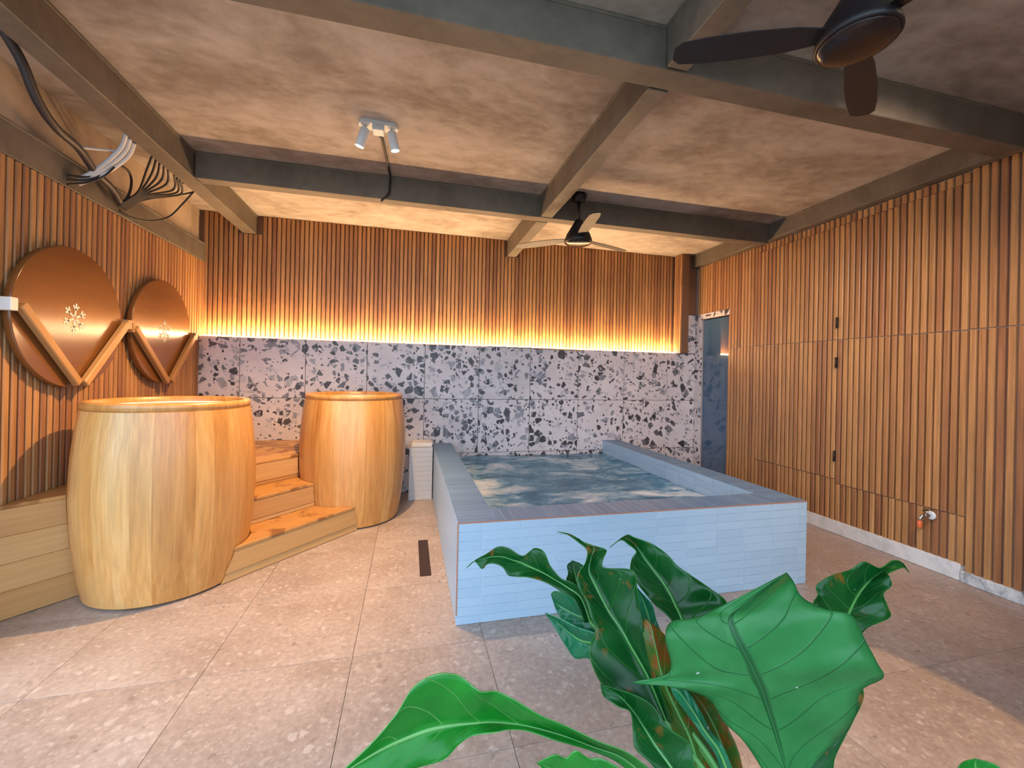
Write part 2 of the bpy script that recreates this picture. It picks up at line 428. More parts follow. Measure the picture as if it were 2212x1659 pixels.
PANEL = {}
def panel_mesh(wd, hg, th, mat, ch, name):
    """tile: width along x, height along y, thickness along +z, chamfered face"""
    key = (round(wd, 4), round(hg, 4), round(th, 4), mat, ch)
    if key not in PANEL:
        a, b_ = wd / 2, hg / 2; c = min(ch, a * .4, b_ * .4)
        vs = [(-a, -b_, 0), (a, -b_, 0), (a, b_, 0), (-a, b_, 0), (-a, -b_, th - c), (a, -b_, th - c), (a, b_, th - c), (-a, b_, th - c),
              (-a + c, -b_ + c, th), (a - c, -b_ + c, th), (a - c, b_ - c, th), (-a + c, b_ - c, th)]
        fs = [(0, 3, 2, 1)]
        for k in range(4):
            k2 = (k + 1) % 4; fs += [(k, k2, 4 + k2, 4 + k), (4 + k, 4 + k2, 8 + k2, 8 + k)]
        fs.append((8, 9, 10, 11))
        PANEL[key] = MB().add(vs, fs).mesh(name, mat)
    return PANEL[key]

def place(name, me, parent, c, ax, ay, az, **kw):
    o = bpy.data.objects.new(name, me); COL.objects.link(o)
    if parent is not None: o.parent = parent
    ax, ay, az = Vector(ax), Vector(ay), Vector(az); c = Vector(c)
    o.matrix_basis = Matrix(((ax.x, ay.x, az.x, c.x), (ax.y, ay.y, az.y, c.y), (ax.z, ay.z, az.z, c.z), (0, 0, 0, 1)))
    return tag(o, **kw)

X, Y, Z = Vector((1, 0, 0)), Vector((0, 1, 0)), Vector((0, 0, 1))

# ------------------------------------------------------------------ slats: unit-height profile, scaled to length
def slat_mesh(wd=0.034, th=0.022):
    a = wd / 2; c = 0.005
    pr = [(-a, 0), (a, 0), (a, th - c), (a - c, th), (-a + c, th), (-a, th - c)]
    vs = [(p[0], -0.5, p[1]) for p in pr] + [(p[0], 0.5, p[1]) for p in pr]
    n = len(pr)
    fs = [tuple(range(n)), tuple(range(2 * n - 1, n - 1, -1))] + [(k, n + k, n + (k + 1) % n, (k + 1) % n) for k in range(n)]
    return MB().add(vs, fs).mesh('slat', 'slat')
SLAT = slat_mesh()
SLAT_THIN = slat_mesh(0.026, 0.022)

def slat(parent, c, across, out, z0, z1, me=None):
    o = bpy.data.objects.new('slat', me or SLAT); COL.objects.link(o); o.parent = parent
    across, out = Vector(across), Vector(out); L = z1 - z0
    c = Vector((c[0], c[1], (z0 + z1) / 2))
    o.matrix_basis = Matrix(((across.x, 0, out.x, c.x), (across.y, 0, out.y, c.y), (across.z, L, out.z, c.z), (0, 0, 0, 1)))
    return o

# ------------------------------------------------------------------ floor
TJX, TJY, TP = -0.225, 2.015, 0.605
floor = MB().box(-2.06, 3.7, -0.6, 4.9, -0.12, -0.012).build('floor', 'grout_floor', kind='structure', label='pinkish stone tile floor of the whole spa room')
xs = [-2.0] + [TJX + TP * k for k in range(-2, 7) if -1.95 < TJX + TP * k < 3.5] + [3.555]
ys = [-0.6] + [TJY + TP * k for k in range(-5, 5) if -0.55 < TJY + TP * k < 4.6] + [4.665]
for i in range(len(xs) - 1):
    for j in range(len(ys) - 1):
        x0, x1, y0, y1 = xs[i], xs[i + 1], ys[j], ys[j + 1]
        if x0 > 0.3 and x1 < 2.45 and y0 > 2.2: continue            # under the pool
        place('floor_tile', panel_mesh(x1 - x0 - 0.002, y1 - y0 - 0.002, 0.012, 'floor', 0.0006, 'floor_tile'), floor,
              ((x0 + x1) / 2, (y0 + y1) / 2, -0.012), X, Y, Z)
MB().box(-14, 14, -14, -0.62, -0.2, -0.06).build('ground_outside', 'grass', kind='structure', label='open ground outside in front of the room')
MB().box(-14, -2.3, -0.62, 8, -0.2, -0.06).build('ground_outside', 'grass', kind='structure', label='open ground outside beside the left wall')

# ------------------------------------------------------------------ ceiling and beams
MB().box(-2.3, 3.75, -0.4, 5.0, ZC, ZC + 0.12).build('ceiling', 'ceiling', kind='structure', label='mottled bare cement ceiling')
def beam(n, x0, x1, y0, y1, label, z0=Z_BEAM, z1=ZC):
    m = MB(); m.box(x0, x1, y0, y1, z0, z1, 0.004)
    e = 0.006
    if (x1 - x0) > (y1 - y0): m.box(x0, x1, y0 - e, y1 + e, z1 - 0.016, z1 - 0.001, 0.003)
    else: m.box(x0 - e, x1 + e, y0, y1, z1 - 0.016, z1 - 0.001, 0.003)
    m.build('trim_%d' % n, 'steel', kind='structure', label=label)
beam(1, -1.532, 3.47, 1.65, 1.775, 'nearest thick grey steel beam crossing the ceiling')
beam(2, -1.532, 3.47, 3.478, 3.585, 'far grey steel beam crossing the ceiling before the back wall')
beam(3, 1.075, 1.18, -0.24, 1.642, 'short grey beam piece in front of the nearest cross beam')
beam(4, 1.075, 1.18, 1.783, 3.470, 'middle grey beam running between the two cross beams')
beam(5, 1.075, 1.18, 3.593, 4.765, 'short grey beam piece ending at the slatted back wall')
beam(6, -1.665, -1.54, -0.24, 4.765, 'long grey beam running into the room beside the hanging cables')
beam(7, 3.475, 3.60, -0.24, 4.765, 'dark beam along the top of the right slatted wall', 2.705)
beam(8, -2.06, -1.99, -0.24, 4.75, 'brown painted beam above the left slats', 2.352, 2.532)

# ------------------------------------------------------------------ back wall
wall_back = MB().box(-2.3, 3.8, 4.775, 4.95, -0.1, ZC).build('wall_back', 'backing', kind='structure', label='back wall with teak slats over terrazzo tiles')
P = 0.0436
k = 0; x = -1.985
while x < 3.29:
    near_beam = (-1.70 < x < -1.50) or (1.05 < x < 1.21)
    top = Z_BEAM - 0.005 if near_beam else ZC - 0.004
    slat(wall_back, (x, 4.775 - 0.001, 0), X, -Y, Z_LED + 0.012, top)
    x += P; k += 1
# slatted return and narrow dark pier beside it
pier = MB().box(3.305, 3.40, 4.60, 4.774, Z_LED, ZC - 0.002).build('wall_pier', 'backing', kind='structure', label='narrow slatted return at the right end of the back wall')
for yy in (4.615, 4.652, 4.689, 4.726): slat(pier, (3.305, yy, 0), Y, -X, Z_LED - 0.004, ZC - 0.004, SLAT_THIN)
MB().box(3.40, 3.56, 4.67, 4.774, 2.11, ZC - 0.002, 0.003).build('wall_infill', 'backing', kind='structure', label='dark board above the terrazzo beside the doorway')

# terrazzo tiles
wall_tiles = MB().box(-2.0, 3.57, 4.682, 4.774, -0.02, Z_LED - 0.006).build('wall_terrazzo', 'grout_wall', kind='structure', label='terrazzo tiled lower part of the back wall with grey chips')
tx = [-1.995] + [0.16 + 0.599 * k for k in range(-3, 6)] + [3.555]
tz = [0.0, 0.411, 1.012, Z_LED - 0.003]
for i in range(len(tx) - 1):
    for j in range(3):
        x0, x1, z0, z1 = tx[i], tx[i + 1], tz[j], tz[j + 1]
        place('terrazzo_tile', panel_mesh(x1 - x0 - 0.005, z1 - z0 - 0.005, 0.014, 'terrazzo', 0.001, 'terrazzo_tile'), wall_tiles,
              ((x0 + x1) / 2, 4.682, (z0 + z1) / 2), X, Z, -Y)
place('terrazzo_tile', panel_mesh(0.145, 0.49, 0.014, 'terrazzo', 0.001, 'terrazzo_tile'), wall_tiles, (3.48, 4.682, 1.86), X, Z, -Y)

# LED strip lying on the ledge
led = empty('led_strip', (0.64, 4.69, Z_LED), 'glowing warm light strip on the ledge above the terrazzo tiles', 'light strip')
MB().box(-2.61, 2.65, -0.014, 0.014, 0.0005, 0.004).build('channel', 'white_paint', led)
MB().box(-2.61, 2.65, -0.006, 0.006, 0.0045, 0.009).build('diffuser', 'led', led)
lp = empty('loose_light_profile', (1.42, 4.66, 1.60), 'thin lit strip hanging loose just below the main light strip', 'light strip')
MB().add([(-.57, 0, .006), (.59, 0, -.006), (.59, .010, -.006), (-.57, .010, .006), (-.57, 0, .016), (.59, 0, .004), (.59, .010, .004), (-.57, .010, .016)],
         [(0, 3, 2, 1), (4, 5, 6, 7), (0, 1, 5, 4), (1, 2, 6, 5), (2, 3, 7, 6), (3, 0, 4, 7)]).build('profile', 'bracket', lp)

# ------------------------------------------------------------------ left wall
wall_left = MB().box(-2.3, -2.015, 2.25, 4.774, -0.1, 2.352).build('wall_left', 'backing', kind='structure', label='left wall clad with vertical teak slats')
MB().box(-2.3, -2.05, 2.25, 4.774, 2.532, ZC - 0.001).build('wall_left_upper', 'plaster', kind='structure', label='beige plaster strip above the brown beam on the left')
MB().box(-2.3, -2.065, 2.25, 4.774, 2.353, 2.531).build('wall_left_core', 'plaster', kind='structure', label='wall behind the brown beam on the left')
yy = 2.275
while yy < 4.76:
    slat(wall_left, (-2.015, yy, 0), -Y, X, 0.0, 2.348); yy += 0.0455

# ------------------------------------------------------------------ right wall (with the doorway)
XW = 3.575
m = MB(); m.box(XW, 3.8, -0.6, 4.075, -0.1, ZC); m.box(XW, 3.8, 4.075, 4.56, 2.105, ZC); m.box(XW, 3.8, 4.56, 4.774, -0.1, ZC)
wall_right = m.build('wall_right', 'backing_right', kind='structure', label='right wall clad with rows of vertical teak slats')
P = 0.0455
yy = 0.16
j = 0
while yy < 4.66:
    jit = random.uniform(-0.006, 0.006)
    if yy > 4.075:
        slat(wall_right, (XW, yy, 0), Y, -X, 2.108, 2.702)
    elif yy > 3.665:
        slat(wall_right, (XW, yy, 0), Y, -X, 0.10, 1.648); slat(wall_right, (XW, yy, 0), Y, -X, 1.653, 2.702)
    elif yy > 1.965:
        zb = 0.463 if yy > 2.83 else 0.428
        slat(wall_right, (XW, yy, 0), Y, -X, 0.105 + jit, zb - 0.003)
        slat(wall_right, (XW - 0.006, yy, 0), Y, -X, zb + 0.003, 1.650)
        slat(wall_right, (XW - 0.006, yy, 0), Y, -X, 1.656, 2.625)
        slat(wall_right, (XW + 0.002 + random.uniform(-.006, .002), yy, 0), Y, -X, 2.630, 2.694 + abs(jit))
    else:
        slat(wall_right, (XW - 0.004, yy, 0), Y, -X, 0.045, 1.655); slat(wall_right, (XW - 0.004, yy, 0), Y, -X, 1.661, 2.702)
    yy += P
MB().box(3.548, XW - 0.001, 1.972, 4.074, 0.001, 0.112, 0.003).build('baseboard_right', 'skirting', kind='structure', label='white plaster skirting under the right slats')
MB().box(3.535, XW - 0.001, 0.2, 1.968, 0.001, 0.075, 0.004).build('baseboard_right', 'skirting_marble', kind='structure', label='grey marbled skirting under the nearest right slats')
MB().box(1.75, XW - 0.001, -0.40, -0.25, -0.1, ZC - 0.001).build('wall_front', 'plaster', kind='structure', label='plain front wall closing the right half behind the viewer')
# concealed hinges
for z in (1.80, 1.46, 0.66):
    hg = empty('hinge', (3.545, 2.818, z), {1.80: 'topmost small black hinge between the right wall slats', 1.46: 'middle small black hinge between the right wall slats', 0.66: 'lowest small black hinge between the right wall slats'}[z], 'hinge', 'hinges in the slatted wall')
    MB().box(-.012, .012, -.006, .006, -.045, .045, 0.002).build('leaf_plate', 'black', hg)
    MB().lathe([(0.006, -0.045), (0.006, 0.045)], 10, -.012, 0, 0).build('pin', 'black', hg)

# doorway with dark glass, terrazzo lintel and jamb
door = empty('door_1', (3.6, 4.32, 0.0), 'dark blue glass door in the corner beside the terrazzo wall', kind='structure')
MB().box(-.012, .012, -.232, .232, 0.012, 2.03, 0.002).build('glass_pane', 'glass_door', door)
MB().box(-.018, .018, -.24, -.233, 0.002, 2.036).build('door_frame', 'black', door)
lint = MB().box(3.548, 3.574, 4.075, 4.56, 2.04, 2.104, 0.001).build('trim_9', 'terrazzo', kind='structure', label='terrazzo lintel strip over the glass door')
MB().box(3.551, 3.574, 4.562, 4.667, 0.0, 2.104, 0.001).build('trim_10', 'terrazzo', kind='structure', label='terrazzo jamb strip beside the glass door')
MB().box(3.576, 3.79, 4.076, 4.08, 0.0, 2.10).build('trim_11', 'backing', kind='structure', label='door reveal on the slatted side')
MB().box(3.70, 3.79, 4.081, 4.559, 0.0, 2.10).build('wall_behind_door', 'backing', kind='structure', label='dark recess behind the glass door')

# ------------------------------------------------------------------ the pool
PX0, PX1, PY0, PY1, PZ = 0.257, 2.495, 2.155, 4.662, 0.528
RIM, TW, TH, G = 0.208, 0.204, 0.0485, 0.0030
pool = empty('plunge_pool', (PX0, PY0, 0), 'raised square plunge pool clad in pale blue tiles', 'pool')
PO = Vector((PX0, PY0, 0))
i_ = 0.004
GW = 0.0045
m = MB(); t = MB()
for (x0, x1, y0, y1) in ((PX0 + i_, PX0 + RIM - i_, PY0 + i_, PY1), (PX1 - RIM + i_, PX1 - i_, PY0 + i_, PY1), (PX0 + RIM - i_, PX1 - RIM + i_, PY0 + i_, PY0 + RIM - i_)):
    m.box(x0 - PO.x, x1 - PO.x, y0 - PO.y, y1 - PO.y, 0.001, PZ - i_)
m.box(PX0 + RIM - PO.x - i_, PX1 - RIM - PO.x + i_, RIM - i_, PY1 - PO.y, 0.001, 0.06)
m.build('shell', 'grout_pool', pool)
def ptile(c, wd, hg, ax, ay, az, gw=GW, gh=G, mt='tile'):
    c = Vector(c) - PO
    place('tile', panel_mesh(wd - gw, hg - gh, i_ , mt, 0.0008, 'tile'), pool, c, ax, ay, az)
def stile(mb, c, wd, hg, ax, ay, az):
    c = Vector(c) - PO; a, b_ = (wd - G) / 2, (hg - G) / 2
    ax, ay, az = Vector(ax), Vector(ay), Vector(az); q = 0.0008
    vs = []
    for s, tt in ((0, 0), (0, i_ - q), (q, i_)):
        for sx, sy in ((-1, -1), (1, -1), (1, 1), (-1, 1)):
            vs.append(c + ax * (sx * (a - s)) + ay * (sy * (b_ - s)) + az * tt)
    fs = []
    for k in range(4):
        k2 = (k + 1) % 4; fs += [(k, k2, 4 + k2, 4 + k), (4 + k, 4 + k2, 8 + k2, 8 + k)]
    fs.append((8, 9, 10, 11)); mb.add(vs, fs)
# front face
cols = [PX0] + [0.387 + TW * k for k in range(11)] + [PX1]
rows = [PZ - TH * k for k in range(11)] + [0.0]
for r in range(11):
    for c in range(12):
        ptile(((cols[c] + cols[c + 1]) / 2, PY0 + i_, (rows[r] + rows[r + 1]) / 2), cols[c + 1] - cols[c], rows[r] - rows[r + 1], X, Z, -Y)
far = MB(); far_rim = MB()
# rim: left and right run front to back, front piece between them
n = int((PY1 - PY0) / TH); ph = (PY1 - PY0) / n
for side in (PX0, PX1 - RIM):
    for k in range(n):
        yc = PY0 + ph * (k + .5)
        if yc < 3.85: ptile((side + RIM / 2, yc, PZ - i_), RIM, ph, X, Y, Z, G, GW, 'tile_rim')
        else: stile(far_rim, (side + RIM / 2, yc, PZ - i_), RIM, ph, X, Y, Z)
n = int((PX1 - PX0 - 2 * RIM) / TH); pw = (PX1 - PX0 - 2 * RIM) / n
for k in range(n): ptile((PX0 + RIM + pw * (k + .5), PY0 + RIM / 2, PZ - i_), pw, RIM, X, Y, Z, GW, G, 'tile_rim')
# inner right face above the water and the other faces
for r in range(10):
    z1 = PZ - TH * r; k = 0; yy = PY0 + RIM
    while yy < PY1 - 0.03:
        y1 = min(yy + TW, PY1); c = (PX1 - RIM + i_, (yy + y1) / 2, z1 - TH / 2)
        if r < 4: ptile(c, y1 - yy, TH, -Y, Z, -X)
        else: stile(far, c, y1 - yy, TH, -Y, Z, -X)
        c = (PX0 + RIM - i_, (yy + y1) / 2, z1 - TH / 2); stile(far, c, y1 - yy, TH, Y, Z, X)
        yy = y1
for r in range(11):
    z1, z0 = rows[r], rows[r + 1]; yy = PY0
    while yy < PY1 - 0.03:
        y1 = min(yy + TW, PY1)
        stile(far, (PX0 + i_, (yy + y1) / 2, (z0 + z1) / 2), y1 - yy, z1 - z0, -Y, Z, -X)
        stile(far, (PX1 - i_, (yy + y1) / 2, (z0 + z1) / 2), y1 - yy, z1 - z0, Y, Z, X)
        yy = y1
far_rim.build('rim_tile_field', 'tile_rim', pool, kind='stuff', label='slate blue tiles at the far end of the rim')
far.build('tile_field', 'tile', pool, kind='stuff', label='small pale blue tiles on the sides')
m = MB()
m.box(0.0, PX1 - PX0, -0.0015, 0.0045, PZ - .0055, PZ - .0003)
m.box(-0.0015, 0.0045, -0.0015, 0.0045, 0.05, PZ - .0055)
m.build('edge_trim', 'terracotta', pool, label='thin terracotta edge line')
# water
m = MB(); nx, ny = 44, 52; vs = []; fs = []
for j in range(ny + 1):
    for i in range(nx + 1):
        x = PX0 + RIM + 0.001 + (PX1 - PX0 - 2 * RIM - 0.002) * i / nx; y = PY0 + RIM + 0.001 + (PY1 - PY0 - RIM - 0.002) * j / ny
        z = 0.368 + 0.010 * math.sin(3.1 * x + 1.7 * y) * math.sin(2.3 * y - 1.1 * x + 1) + 0.006 * math.sin(8.2 * x - 5 * y) * math.sin(6.7 * y + 2 * x)
        vs.append((x, y, z))
for j in range(ny):
    for i in range(nx):
        a = j * (nx + 1) + i; fs.append((a, a + 1, a + nx + 2, a + nx + 1))
m.add(vs, fs, True)
o = len(m.v); rim_i = [i for i in range(nx + 1)] + [(j * (nx + 1) + nx) for j in range(1, ny + 1)] + [ny * (nx + 1) + i for i in range(nx - 1, -1, -1)] + [j * (nx + 1) for j in range(ny - 1, 0, -1)]
for q in rim_i: m.v.append((vs[q][0], vs[q][1], 0.062))
for q in range(len(rim_i)):
    q2 = (q + 1) % len(rim_i); m.f.append((rim_i[q2], rim_i[q], o + q, o + q2)); m.sm.append(False)
m.f.append(tuple(o + q for q in range(len(rim_i)))[::-1]); m.sm.append(False)
m.build('pool_water', 'water', label='churning blue water with white foam filling the pool', cat='water')

# low tiled pedestal between pool and barrel
ped = empty('tiled_pedestal', (0.012, 4.36, 0), 'low white tiled pedestal between the pool and the far barrel', 'pedestal')
QX, QY, QZ = 0.236, 0.30, 0.535
MB().box(0.003, QX - 0.001, 0.003, QY, 0.001, QZ - 0.003).build('core', 'grout_pool', ped)
for r in range(11):
    for (x0, x1) in ((0.0, 0.036), (0.036, QX)):
        place('tile', panel_mesh(x1 - x0 - G, QZ / 11 - G, 0.003, 'tile_white', 0.0008, 'tile'), ped, ((x0 + x1) / 2, 0.003, QZ / 11 * (r + .5)), X, Z, -Y)
for k in range(6):
    place('tile', panel_mesh(QX - G, QY / 6 - G, 0.003, 'tile_white', 0.0008, 'tile'), ped, (QX / 2, QY / 6 * (k + .5), QZ - 0.003), X, Y, Z)
sl = empty('marble_slab', (0.14, 4.50, QZ + 0.003), 'small pale slab lying on top of the tiled pedestal', 'slab')
MB().box(-.105, .10, -.125, .13, 0.0, 0.014, 0.003).build('lower_slab', 'white_block', sl)
MB().box(-.10, .105, -.12, .13, 0.0145, 0.036, 0.004).build('upper_slab', 'white_block', sl)

# ------------------------------------------------------------------ barrels
B_PROF = [(0.385, 0.0), (0.412, 0.15), (0.432, 0.32), (0.445, 0.52), (0.446, 0.64), (0.439, 0.80), (0.426, 0.94), (0.410, 1.055)]
RIM_TOP = 1.10
def brad(z):
    for (r0, z0), (r1, z1) in zip(B_PROF, B_PROF[1:]):
        if z <= z1: return r0 + (r1 - r0) * (z - z0) / (z1 - z0)
    return B_PROF[-1][0]
NST = 30
def stave_mesh():
    m = MB(); half = math.pi / NST - 0.0004; th = 0.03; vs = []; fs = []
    zz = [0.014 + 1.041 * k / 12 for k in range(13)]
    na = 4; out = []; inn = []
    for z in zz:
        r = brad(z)
        for k in range(na + 1):
            a = -half + 2 * half * k / na
            out.append((r * math.cos(a), r * math.sin(a), z)); inn.append(((r - th) * math.cos(a), (r - th) * math.sin(a), z))
    q = na + 1; nz = len(zz); fo = []; fi = []
    for i in range(nz - 1):
        for k in range(na):
            fo.append((i * q + k, i * q + k + 1, (i + 1) * q + k + 1, (i + 1) * q + k)); fi.append(fo[-1][::-1])
    m.add(out, fo, True); m.add(inn, fi, True)
    for k, fl in ((0, 0), (na, 1)):                       # edge faces, flat
        vs = [out[i * q + k] for i in range(nz)] + [inn[i * q + k] for i in range(nz)]
        fs = [(i, i + 1, nz + i + 1, nz + i) for i in range(nz - 1)]
        m.add(vs, [f[::-1] for f in fs] if fl else fs)
    for i, fl in ((0, 1), (nz - 1, 0)):                   # end grain
        vs = out[i * q:(i + 1) * q] + inn[i * q:(i + 1) * q]; fs = [(k, k + 1, q + k + 1, q + k) for k in range(na)]
        m.add(vs, [f[::-1] for f in fs] if fl else [f[::-1] for f in fs])
    return m.mesh('stave', 'barrel')
STAVE = stave_mesh()
RIMM = MB().lathe([(0.366, 1.052), (0.408, 1.0555), (0.409, 1.085), (0.404, 1.097), (0.398, RIM_TOP), (0.374, RIM_TOP), (0.367, 1.094), (0.366, 1.052)], 64, caps=False).mesh('rim_hoop', 'barrel')
LINER = MB().lathe([(0.35, 0.05), (0.395, 0.3), (0.405, 0.6), (0.385, 0.93), (0.3655, 1.05), (0.3655, 1.066), (0.361, 1.066), (0.361, 1.05), (0.38, .93), (0.40, .6), (0.39, .3), (0.34, 0.06)], 48).mesh('liner', 'liner')
BOTTOM = MB().lathe([(0.345, 0.001), (0.352, 0.004), (0.352, 0.04), (0.345, 0.045)], 40).mesh('bottom_disc', 'backing')
WATER = MB().lathe([(0.355, 1.01), (0.359, 1.062)], 48).mesh('tub_water', 'tub_water')
BARRELS = []
def barrel(cx, cy, label, wlabel, rot):
    b = empty('wooden_barrel_tub', (cx, cy, 0), label, 'tub', 'wooden barrel tubs')
    for k in range(NST):
        o = link('stave', STAVE, b); o.rotation_euler.z = rot + 2 * math.pi * k / NST
    link('rim_hoop', RIMM, b); link('liner', LINER, b); link('bottom_disc', BOTTOM, b)
    link('tub_water', WATER, None, wlabel, 'water', 'water in the barrel tubs', loc=(cx, cy, 0))
    BARRELS.append((cx, cy)); return b
barrel(-1.42, 3.02, 'nearest large wooden barrel tub standing in front of the wall lids', 'milky water in the nearest barrel tub', 0.05)
barrel(-0.47, 4.00, 'far wooden barrel tub beside the tiled pedestal', 'milky water in the far barrel tub', 0.31)

# ------------------------------------------------------------------ wooden steps and platform between the barrels
SA = Vector((-1.048, 2.852, 0)); SN = Vector((0.66, 0.751, 0)).normalized(); SO = Vector((-SN.y, SN.x, 0))
cutters = []
for cx, cy in BARRELS:
    pr = [(brad(0) + .006, -0.1)] + [(r + .006, z) for r, z in B_PROF] + [(0.40, 1.2)]
    co = MB().lathe(pr, 64, cx, cy, 0).build('cutter', 'step'); cutters.append(co)
steps = empty('wooden_steps', (SA.x, SA.y, 0), 'wooden steps and platform built diagonally between the two barrels', 'steps')
def in_frame(t, o, z): return SA + SN * t + SO * o + Z * z
def board(name, t0, t1, o0, o1, z0, z1, mat, label=None, clip=True):
    """board in the diagonal frame; object axes follow the grain"""
    m = MB().box(0, t1 - t0, 0, o1 - o0, 0, z1 - z0, 0.003)
    ob = m.build(name, mat)
    org = in_frame(t0, o0, z0)
    ob.matrix_world = Matrix(((SN.x, SO.x, 0, org.x), (SN.y, SO.y, 0, org.y), (0, 0, 1, org.z), (0, 0, 0, 1)))
    bpy.context.view_layer.update()
    if clip:
        for c in cutters:
            md = ob.modifiers.new('cut', 'BOOLEAN'); md.object = c; md.operation = 'DIFFERENCE'; md.solver = 'EXACT'
        lim_clip(ob)
    dg = bpy.context.evaluated_depsgraph_get()
    me = bpy.data.meshes.new_from_object(ob.evaluated_get(dg)); me.name = name
    mw = ob.matrix_world.copy(); ob.modifiers.clear(); ob.data = me
    bm = bmesh.new(); bm.from_mesh(me); bm.verts.ensure_lookup_table(); seen = set(); isl = []
    for v in bm.verts:
        if v.index in seen: continue
        st = [v]; grp = set()
        while st:
            q_ = st.pop()
            if q_.index in grp: continue
            grp.add(q_.index); st += [e.other_vert(q_) for e in q_.link_edges]
        seen |= grp; isl.append(grp)
    bm.free()
    obs = []
    if not isl: bpy.data.objects.remove(ob)
    for grp in isl:
        if len(isl) == 1: mm = me
        else:
            ix = sorted(grp); mp = {a: b for b, a in enumerate(ix)}
            mm = bpy.data.meshes.new(name); mm.from_pydata([me.vertices[a].co for a in ix], [], [[mp[a] for a in p.vertices] for p in me.polygons if p.vertices[0] in grp])
            mm.materials.append(M[mat]); mm.update()
        o2 = ob if not obs else bpy.data.objects.new(name, mm)
        if obs: COL.objects.link(o2)
        o2.data = mm; o2.parent = steps; o2.matrix_parent_inverse = Matrix(); o2.matrix_basis = Matrix.Translation(-steps.location) @ mw
        obs.append(o2)
    return obs
ROOM = MB().box(-1.983, 0.0, 1.0, 4.663, -0.5, 2.0).build('cutter', 'step')
def lim_clip(ob):
    md = ob.modifiers.new('room', 'BOOLEAN'); md.object = ROOM; md.operation = 'INTERSECT'; md.solver = 'EXACT'
OFF = (0.0, 0.285, 0.56); HS = (0.205, 0.392, 0.585)
T1 = 1.175
board('riser', 0.0, T1, 0.004, 0.022, 0.055, HS[0] - 0.022, 'step')
board('kick_board', -0.03, T1 + 0.05, 0.010, 0.030, 0.002, 0.053, 'step')
board('tread', 0.0, T1, 0.0, OFF[1] + 0.02, HS[0] - 0.021, HS[0], 'tread')
board('side_panel', T1 - 0.02, T1 - 0.001, 0.023, OFF[1], 0.03, HS[0] - 0.022, 'step')
board('riser', -0.02, 0.87, OFF[1] + 0.004, OFF[1] + 0.022, HS[0] + 0.031, HS[1] - 0.022, 'step')
board('kick_board', -0.02, 0.87, OFF[1] + 0.006, OFF[1] + 0.020, HS[0] + 0.001, HS[0] + 0.029, 'step')
board('tread', -0.02, 0.87, OFF[1], OFF[2] + 0.02, HS[1] - 0.021, HS[1], 'tread')
board('riser', 0.1, 1.2, OFF[2] + 0.004, OFF[2] + 0.022, HS[1] + 0.031, HS[2] - 0.022, 'step')
board('kick_board', 0.1, 1.2, OFF[2] + 0.006, OFF[2] + 0.020, HS[1] + 0.001, HS[1] + 0.029, 'step')
# tall front boards of the platform left and right of the barrels
for k in range(4):
    board('front_board', -1.2, 0.08, OFF[2] + 0.003, OFF[2] + 0.022, 0.003 + 0.1405 * k, 0.1425 + 0.1405 * k, 'step')
    board('front_board', 1.22, 2.2, OFF[2] + 0.003, OFF[2] + 0.022, 0.003 + 0.1405 * k, 0.1425 + 0.1405 * k, 'step')
q = OFF[2]
for k in range(8):
    board('deck_board', -1.4, 2.6, q, q + 0.174, HS[2] - 0.021, HS[2], 'tread'); q += 0.176
for c in cutters + [ROOM]: bpy.data.objects.remove(c)

# ------------------------------------------------------------------ lids hanging in brackets on the left wall
XF = -1.925
def lid(yc, zc, r, rot, label):
    L = empty('round_barrel_lid', (-1.972, yc, zc), label, 'lid', 'round lids on the left wall')
    MB().lathe([(r - .004, 0.0), (r, 0.004), (r, 0.030), (r - 0.004, 0.036)], 72, 0, 0, 0, True, (1, 0, 0)).build('lid_board', 'lid', L)
    m = MB(); x = 0.0365
    def bar(p, q, wd=0.0055):
        p, q = Vector((0, p[0], p[1])), Vector((0, q[0], q[1])); d = (q - p).normalized(); s = d.cross(X) * wd
        vs = [p - s, p + s, q + s, q - s]
        m.add([v + X * x for v in vs] + [v + X * (x + .0012) for v in vs], [(0, 3, 2, 1), (4, 5, 6, 7), (0, 1, 5, 4), (1, 2, 6, 5), (2, 3, 7, 6), (3, 0, 4, 7)])
    for k in range(6):
        a = rot + k * math.pi / 3; e = Vector((math.sin(a), math.cos(a)))
        bar(e * 0.012, e * 0.088)
        for f in (0.048,):
            for s in (-1, 1):
                a2 = a + s * math.radians(40); e2 = Vector((math.sin(a2), math.cos(a2)))
                bar(e * f, e * f + e2 * 0.034, 0.005)
    m.build('snowflake', 'decal', L, label='white snowflake emblem')
    return L
lid(3.03, 1.578, 0.412, 0.12, 'nearest round brown lid with a snowflake on the left wall')
lid(3.965, 1.585, 0.412, 0.0, 'far round brown lid with a snowflake next to the back wall')
def bracket(pl, pb, pb2, pr, label, white, offs):
    b = empty('lid_bracket', (XF, pb[0], pb[1]), label, 'bracket', 'wooden V brackets holding the lids')
    org = Vector((XF, pb[0], pb[1]))
    def bar(p, q):
        p = Vector((XF, p[0], p[1])); q = Vector((XF, q[0], q[1])); d = q - p; s = d.normalized().cross(X) * 0.046
        ob = MB().box(0, d.length, -.023, .023, 0, .036, 0.005).build('rail', 'bracket', b)
        dn = d.normalized(); sn = X.cross(dn)
        p = p - org
        ob.matrix_basis = Matrix(((dn.x, sn.x, 1, p.x), (dn.y, sn.y, 0, p.y), (dn.z, sn.z, 0, p.z), (0, 0, 0, 1)))
    bar(pb, pl); bar(pb2, pr)
    for p, mt, of in ((pl, white, offs[0]), (pr, None, offs[1])):
        c = Vector((-1.985, p[0], p[1])) - org
        MB().box(c.x, c.x + 0.085, c.y - .021 + of, c.y + .021 + of, c.z - .035, c.z + .03, 0.003).build('spacer_block', mt or 'bracket', b, label='white spacer block' if mt else None)
    return b
